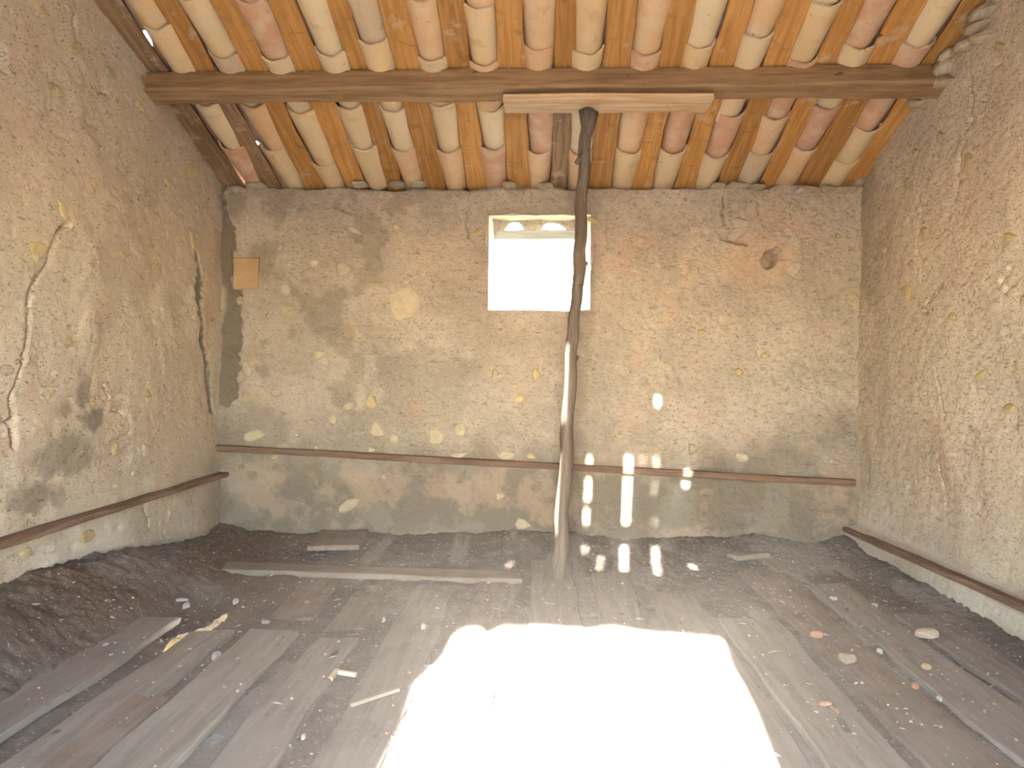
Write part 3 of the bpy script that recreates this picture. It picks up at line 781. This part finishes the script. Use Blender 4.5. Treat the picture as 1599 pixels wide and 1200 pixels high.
# resample
pts = [on_y(px, py, YP) for px, py in cp]
pts[0].z = low - ht - 0.002
rad = [w / 2 * YP / FPX for w in cw]
rs = []; rr_ = []
for i in range(len(pts) - 1):
    for t in np.linspace(0, 1, 5, endpoint=False):
        rs.append(pts[i].lerp(pts[i + 1], t)); rr_.append(rad[i] * (1 - t) + rad[i + 1] * t)
rs.append(pts[-1]); rr_.append(rad[-1])
rs[-1].z = -0.01
base = Vector((rs[-1].x, YP, 0.0))
prop = bpy.data.objects.new('prop_pole', None); prop.location = base; link(prop)
tag(prop, 'slender crooked branch propping up the beam beside the window', 'prop')
pv = [p - base for p in rs]
for i, p in enumerate(pv):
    p.x += 0.004 * math.sin(i * 0.8) ; p.y += 0.01 * math.sin(i * 0.23)
Vt, Ft = tube(pv, rr_, 14, seed=5)
mesh_obj('shaft', Vt, Ft, MAT['pole'], prop, smooth=True)
# fork stubs at the top and two knots where side branches were cut
def stub(name, a, b, ra, rb):
    n = 10; V = []; F = []
    d = (b - a).normalized(); s = d.orthogonal().normalized(); u = d.cross(s)
    for k, (c, r) in enumerate(((a, ra), (a.lerp(b, .5), (ra + rb) * .52), (b, rb))):
        for j in range(n):
            an = 2 * math.pi * j / n; q = c + (s * math.cos(an) + u * math.sin(an)) * r * (1 + .1 * math.sin(2 * an + k)); V.append(tuple(q))
    for i in range(2):
        for j in range(n): p = i * n + j; q = i * n + (j + 1) % n; F.append((p, q, q + n, p + n))
    F.append(tuple(range(2 * n, 3 * n)))
    return mesh_obj(name, V, F, MAT['pole'], prop, smooth=True)
tp = pv[0]
stub('fork', tp + Vector((0, 0, -.14)), tp + Vector((-.030, -.004, -.006)), .030, .021)
stub('fork', tp + Vector((0, 0, -.14)), tp + Vector((.036, -.004, -.012)), .030, .022)
kq = on_y(904, 424, YP) - base; stub('knot', kq + Vector((0, 0, .03)), kq + Vector((.047, -.01, .045)), .03, .008)
kq = on_y(890, 558, YP) - base; stub('knot', kq + Vector((0, 0, -.02)), kq + Vector((.046, -.01, .0)), .026, .008)
kq = on_y(911, 250, YP) - base; stub('knot', kq + Vector((0, 0, .02)), kq + Vector((-.042, -.01, -.02)), .026, .01)

# ------------------------------------------------------------------ rails on the walls
p0 = on_y(339, 699, YB - .02); p1 = on_y(1333, 754, YB - .02)
rb_ = plank('wooden_rail', Vector((p0.x, YB - .025, p0.z - .022)), Vector((p1.x, YB - .025, p1.z - .022)), 0.055, 0.042, MAT['rail'], seg=40, wob=.003, rag=0, seed=21)
tag(rb_, 'thin dark wooden rail running across the window wall at knee height', 'rail', 'rails on the walls')
p0 = on_x(-70, 872, XL + .03); p1 = on_x(347, 742, XL + .03)
rl_ = plank('wooden_rail', Vector((XL + .03, p0.y, p0.z - .012)), Vector((XL + .03, YB - .015, p1.z - .012)), 0.075, 0.03, MAT['rail'], seg=30, wob=.003, rag=0, seed=22)
tag(rl_, 'brown wooden rail on the cracked wall with dark smudges', 'rail', 'rails on the walls')
p1 = on_x(1599, 948, XR - .08); p0 = on_x(1314, 823, XR - .08)
p0.y = min(p0.y, YB - .02); dr = (p1 - p0).normalized(); p1 = p0 + dr * 2.6
rr_o = plank('wooden_rail', p0 - Vector((0, 0, .014)), p1 - Vector((0, 0, .014)), 0.06, 0.03, MAT['rail'], seg=30, wob=.003, rag=0, seed=23)
tag(rr_o, 'thin wooden rail on the low whitewashed ledge just above the floor', 'rail', 'rails on the walls')

# ------------------------------------------------------------------ floor
xs = axis([(XL - .03, XR + .03, 0.0095)]); ysf = axis([(YF, 1.6, 0.07), (1.6, YB + .03, 0.0095)])
U, V = np.meshgrid(xs, ysf, indexing='ij')
Hh = 0.016 * fbm(U, V, 3.5, 4, 601) + 0.011 * fbm(U, V, 16, 4, 607, 0.6)
dl = U - XL
heap = sstep(0.62, 0.0, dl + 0.10 * fbm(U, V, 2, 3, 611)) * (0.20 * sstep(4.9, 3.2, V) + 0.05)
heap += sstep(0.42, 0.0, (YB - V) + 0.10 * fbm(U, V, 3.3, 4, 613)) * (0.055 + 0.05 * fbm(U, V * 0, 1.6, 3, 615))
heap += sstep(0.22, 0.0, (XR - .085 - U) + 0.05 * fbm(U, V, 6, 4, 617)) * 0.045
Hh += heap * (1 + 0.13 * fbm(U, V, 9, 4, 619)) + 0.012 * sstep(0, .05, heap) * fbm(U, V, 30, 3, 620)
dep = (1 - sstep(0.12, 0.24, np.hypot((U + 1.66) * 1.1, (V - 3.42) * 0.62) + 0.06 * fbm(U, V, 6, 3, 621)))
Hh -= 0.05 * dep
hole = [(on_z(px, py).x, on_z(px, py).y) for px, py in ((254, 1017), (262, 1003), (276, 994), (292, 984), (306, 975), (326, 968), (340, 960), (357, 961), (349, 970), (336, 979), (318, 990), (300, 1001), (282, 1008), (268, 1016))]
Zf = np.zeros(U.shape + (3,))
Zf[..., 2] = 0.8 * sstep(-0.2, 0.15, fbm(U, V, 2.2, 4, 631)) * sstep(-0.6, -1.5, U + 0.3 * fbm(U, V, 3, 2, 633)) * sstep(2.3, 3.3, V)
Zf[..., 0] = np.maximum(0.75 * dep, 0.5 * sstep(0.05, 0.3, fbm(U, V, 4, 4, 635)))
Zf[..., 1] = 0.7 * sstep(0.02, 0.28, fbm(U * 2.2, V * 0.5, 2.6, 4, 637)) * sstep(-1.4, -0.9, U)
kf = ~inside((U[:-1, :-1] + U[1:, 1:]) / 2 + 0.012 * fbm(U[:-1, :-1], V[:-1, :-1], 30, 2, 641), (V[:-1, :-1] + V[1:, 1:]) / 2, hole)
floor = grid_obj('floor', np.stack([U, V, Hh], -1), kf, Zf, MAT['dirt']); tag(floor, kind='structure')
HF = Hh
def fz(x, y): return samp(HF, xs, ysf, x, y)
# boards let into the floor: x at near end, x at far end, width, near y, far y, top above the dirt, material
BOARDS = [(-1.71, -1.735, 0.225, 0.3, 3.23, .032, 'board'), (-1.42, -1.425, 0.19, 0.3, 3.12, .014, 'board'), (-1.335, -1.33, 0.13, 0.3, 2.46, .020, 'board_dark'),
          (-1.12, -1.15, 0.225, 0.3, 3.12, .030, 'board'), (-0.835, -0.85, 0.175, 0.3, 3.05, .024, 'board'), (-0.55, -0.56, 0.21, 0.3, 3.9, .010, 'board'),
          (-0.24, -0.27, 0.16, 2.2, 4.12, .008, 'board_dark'), (0.05, 0.06, 0.24, 2.4, 4.45, .016, 'board'), (0.36, 0.38, 0.22, 2.4, 4.2, .011, 'board'),
          (0.655, 0.66, 0.24, 0.3, 3.85, .013, 'board'), (0.925, 0.94, 0.255, 0.3, 3.42, .022, 'board'), (1.22, 1.25, 0.24, 0.3, 4.3, .010, 'board_dark'),
          (1.49, 1.52, 0.22, 0.3, 4.05, .018, 'board'), (1.73, 1.76, 0.20, 0.3, 3.55, .020, 'board'), (-0.87, -0.9, 0.18, 3.2, 4.1, .006, 'board_dark'),
          (-1.15, -1.2, 0.2, 3.35, 4.15, .005, 'board_dark')]
for i, (xa, xb, w, y0, y1, top, mk) in enumerate(BOARDS):
    za = top - 0.03
    plank('floor_board', Vector((xa, y0, za)), Vector((xb, y1, za)), w, 0.03, MAT[mk], floor, seg=36, wob=0.008, rag=0.022, seed=50 + i, bev=0.2)
# what the broken hole in the floor shows: a lit ledge of the storey below
for px, py, w, h in ((262, 1022, .18, .10), (285, 1005, .20, .12), (315, 988, .20, .12), (342, 972, .18, .11)):
    p = on_z(px, py, -0.135)
    stone('ledge_stone', p, (0.1, -0.65, 0.75), w, h * 1.6, .10, 'pale' if px > 300 else 'ochre', parent=floor)

# planks lying loose on the floor
pa = on_z(281, 889, .03); pb = on_z(815, 908, .02)
o = plank('loose_plank', Vector((pa.x, pa.y + .085, .006)), Vector((pb.x, pb.y + .085, -.006)), 0.16, 0.034, MAT['board_dark'], seg=30, wob=.006, rag=.012, seed=81)
tag(o, 'long dusty plank lying across the floor parallel to the window wall', 'plank')
pa = on_z(487, 890, .03); pb = on_y(537, 836, 4.93)
o = plank('loose_plank', Vector((pa.x + .02, 4.46, .055)), Vector((pb.x, 4.93, pb.z + .005)), 0.31, 0.03, MAT['board_dark'], seg=14, wob=.006, rag=.02, seed=82)
tag(o, 'short dark board leaning up on the rubble below the wall rail', 'plank')
pa = on_z(1145, 873, .05); pb = on_z(1200, 872, .05)
o = plank('wood_offcut', Vector((pa.x, pa.y, .045)), Vector((pb.x, pb.y + .03, .05)), 0.07, 0.03, MAT['board'], seg=8, wob=.004, rag=.02, seed=83, taper=(1, .4))
tag(o, 'small splintered wood offcut lying by the window wall', 'offcut')
pa = on_z(180, 968, -.02); pb = on_z(262, 984, -.02)
o = plank('loose_plank', Vector((pa.x, pa.y + .03, -.02)), Vector((pb.x, pb.y + .02, -.03)), 0.06, 0.035, MAT['board_dark'], seg=10, wob=.004, rag=.01, seed=84)
tag(o, 'dark batten bridging the hollow beside the broken floor hole', 'plank')
pa = on_z(549, 1101, .03); pb = on_z(621, 1080, .03)
o = plank('stick', Vector((pa.x, pa.y, .02)), Vector((pb.x, pb.y, .03)), 0.016, 0.012, MAT['board'], seg=8, wob=.003, rag=.004, seed=85, taper=(.6, 1))
tag(o, 'thin straight pale stick lying left of the sunlit patch', 'stick')
for (a, b, lab, sd) in (((517, 1061), (527, 1048), 'short thick pale twig in the dust beside an orange crumb', 86), ((530, 1050), (556, 1055), 'bent slim pale twig lying end to end with a thicker one', 87)):
    pa = on_z(*a, .02); pb = on_z(*b, .02)
    o = plank('twig', Vector((pa.x, pa.y, .012)), Vector((pb.x, pb.y, .014)), 0.018, 0.014, MAT['rubble'], seg=6, wob=.002, rag=.003, seed=sd)
    tag(o, lab, 'twig')

# single stones and chips one can point at
CH = [(291, 962, 9, 12, 'white_chip', 'stone_chip', 'grey-white pointed stone chip in the hollow of the floor', 'stone'),
      (368, 943, 9, 9, 'white_chip', 'stone_chip', 'white pebble on dark rubble beyond the broken floor hole', 'stone'),
      (415, 979, 15, 5, 'white_chip', 'plaster_flake', 'flat white plaster flake on the dusty floor near the hole', 'flake'),
      (338, 1028, 15, 12, 'white_chip', 'stone', 'round grey stone at the end of a wide floor board', 'stone'),
      (213, 1158, 14, 10, 'white_chip', 'stone', 'white oval stone in the dirt between two floor boards', 'stone'),
      (474, 1153, 8, 9, 'white_chip', 'stone_chip', 'white angular chip at the edge of a pale floor board', 'stone'),
      (661, 982, 8, 9, 'white_chip', 'stone_chip', 'white chip just outside the sunlit patch corner', 'stone'),
      (599, 974, 5, 11, 'white_chip', 'plaster_flake', 'narrow white splinter on the grey floor dust', 'flake'),
      (520, 1042, 7, 8, 'orange_chip', 'clay_crumb', 'small orange clay crumb beside the pale twigs', 'clay crumb'),
      (1276, 993, 22, 9, 'orange_chip', 'tile_shard', 'orange tile shard lying alone on the dusty boards', 'tile shard'),
      (1288, 1104, 19, 6, 'orange_chip', 'tile_shard', 'slim orange tile sliver lying flat beside another sliver', 'tile shard'),
      (1304, 1116, 9, 16, 'orange_chip', 'tile_shard', 'orange tile sliver pointing towards the sunlit patch', 'tile shard'),
      (1446, 1049, 15, 11, 'ochre', 'stone', 'small yellow square stone on the grey floor dust', 'stone'),
      (1429, 1077, 11, 9, 'orange_chip', 'clay_crumb', 'dull orange clay crumb near the yellow square stone', 'clay crumb'),
      (1467, 1094, 7, 6, 'white_chip', 'stone_chip', 'bright white pebble on the grey floor dust', 'stone'),
      (1450, 993, 40, 14, 'rubble', 'flat_stone', 'large flat tan stone half buried in floor dust', 'stone'),
      (1322, 1033, 24, 14, 'rubble', 'flat_stone', 'small flat tan stone pressed into the floor dust', 'stone'),
      (1254, 1039, 6, 6, 'white_chip', 'stone_chip', 'tiny bright white pebble on a pale floor board', 'stone'),
      (1275, 1119, 9, 8, 'white_chip', 'stone_chip', 'grey-white chip beside the orange tile slivers', 'stone'),
      (1191, 975, 10, 5, 'white_chip', 'plaster_flake', 'white plaster flake beyond the far right patch corner', 'flake'),
      (1302, 940, 9, 8, 'white_chip', 'stone_chip', 'white rubble lump in the strip of loose dirt', 'stone'),
      (1366, 950, 10, 6, 'white_chip', 'plaster_flake', 'white flake in loose dirt nearer the whitewashed ledge', 'flake'),
      (1374, 1022, 8, 7, 'white_chip', 'stone_chip', 'white chip between the two flat tan stones', 'stone'),
      (283, 912, 18, 5, 'white_chip', 'wood_chip', 'pale wood chip on the reddish dirt by the long plank', 'wood chip'),
      (166, 943, 10, 8, 'white_chip', 'stone_chip', 'white lump on the sloping rubble bank', 'stone')]
for px, py, w, h, key, nm, lab, cat in CH:
    p = on_z(px, py, 0.02); z = fz(p.x, p.y)
    p = on_z(px, py, z + .008); s = p.y / FPX
    t = min(w, h) * s * 0.8
    fs = min(p.y / 1.12, 2.2)
    o = stone(nm, Vector((p.x, p.y, max(fz(p.x, p.y), 0.0) + t * .3 + (.012 if abs(p.x) < 1.9 else 0))), (0, 0, 1), w * s, h * s * fs * .8, max(t, .012), key, upv=Vector((0, 1, 0)), rot=0.1)
    tag(o, lab, cat)

# fine debris: grit, straw and crumbs beyond counting
def debris():
    V = []; F = []; Ccol = []
    pal = [((.40, .36, .31), .22), ((.27, .23, .19), .36), ((.14, .11, .085), .26), ((.55, .51, .46), .06), ((.36, .25, .17), .06), ((.36, .30, .21), .04)]
    cum = np.cumsum([p[1] for p in pal])
    N = 9000
    for i in range(N):
        x = rng.uniform(XL + .05, XR - .17); y = 1.7 + (YB - 1.75) * rng.uniform() ** 0.8
        lit = rng.uniform()
        edge = min(x - XL, XR - x, YB - y)
        if lit > 0.35 + 0.65 * math.exp(-edge / 0.35) + 0.25 * math.sin(x * 22) : continue
        z = fz(x, y)
        for (xa, xb, w, y0, y1, top, mk) in BOARDS:
            if y0 < y < y1 and abs(x - (xa + (xb - xa) * (y - y0) / (y1 - y0))) < w / 2: z = max(z, top); break
        s = 0.0022 + 0.0065 * rng.uniform() ** 3
        c = pal[int(np.searchsorted(cum, rng.uniform()))][0]
        b = len(V); an = rng.uniform(0, 6.28); ex = rng.uniform(1, 4.5) if rng.uniform() < .22 else rng.uniform(.8, 1.5)
        ca, sa = math.cos(an), math.sin(an)
        for (u, v, w_) in ((1, 0, 0), (0, 1, 0), (-1, 0, 0), (0, -1, 0), (0.1, 0.1, 1), (0, 0, -1)):
            u *= s * ex; v *= s * (1 if ex < 2 else .6); w_ *= s * .7
            V.append((x + u * ca - v * sa, y + u * sa + v * ca, z + w_ + s * .3)); Ccol.append((*c, 1))
        F += [(b, b + 1, b + 4), (b + 1, b + 2, b + 4), (b + 2, b + 3, b + 4), (b + 3, b, b + 4), (b + 1, b, b + 5), (b + 2, b + 1, b + 5), (b + 3, b + 2, b + 5), (b, b + 3, b + 5)]
    o = mesh_obj('floor_debris', V, F, MAT['chips'])
    a = o.data.attributes.new('chip', 'FLOAT_COLOR', 'POINT'); a.data.foreach_set('color', np.array(Ccol, np.float32).reshape(-1))
    tag(o, 'fine grit, straw and plaster crumbs scattered over the floor', 'debris', kind='stuff')
debris()

# ------------------------------------------------------------------ outdoors: ground and an added bounce slab, seen by nobody but lit by the same sun
g = mesh_obj('ground', [(-60, -60, -2.6), (60, -60, -2.6), (60, 60, -2.6), (-60, 60, -2.6)], [(0, 1, 2, 3)], MAT['ground'])
LX0, LX1, LY0, LY1, LZ0, LZ1 = -3.2, 3.2, -9.0, YF - .03, -2.6, -.22  # raised slab added outside the doorway to bounce sunlight up into the room
bounce_slab = mesh_obj('added_bounce_slab', [(LX0, LY0, LZ0), (LX1, LY0, LZ0), (LX1, LY1, LZ0), (LX0, LY1, LZ0), (LX0, LY0, LZ1), (LX1, LY0, LZ1), (LX1, LY1, LZ1), (LX0, LY1, LZ1)],
                   [(0, 3, 2, 1), (4, 5, 6, 7), (0, 1, 5, 4), (1, 2, 6, 5), (2, 3, 7, 6), (3, 0, 4, 7)], MAT['ground'])
tag(bounce_slab, kind='structure')
tag(g, kind='structure')

# ------------------------------------------------------------------ dusty air in the sunlit room
hm = bpy.data.materials.new('dusty_air'); hm.use_nodes = True
hn = hm.node_tree.nodes; hl = hm.node_tree.links
hn.remove(hn['Principled BSDF'])
vsn = hn.new('ShaderNodeVolumeScatter'); vsn.inputs['Color'].default_value = (1.0, 0.89, 0.76, 1); vsn.inputs['Density'].default_value = 0.0115
vsn.inputs['Anisotropy'].default_value = 0.0
hl.new(vsn.outputs[0], hn['Material Output'].inputs['Volume'])
x0, x1, y0, y1, z0, z1 = XL + .1, XR - .1, YF + .05, YB - .08, .0, 2.45
hv = [(x0, y0, z0), (x1, y0, z0), (x1, y1, z0), (x0, y1, z0), (x0, y0, .8), (x1, y0, .8), (x1, y1, .8), (x0, y1, .8)]
hz = mesh_obj('dusty_air', hv, [(0, 3, 2, 1), (4, 5, 6, 7), (0, 1, 5, 4), (1, 2, 6, 5), (2, 3, 7, 6), (3, 0, 4, 7)], hm)
tag(hz, 'thin dusty haze hanging in the sunlit air of the room', 'haze', kind='stuff')
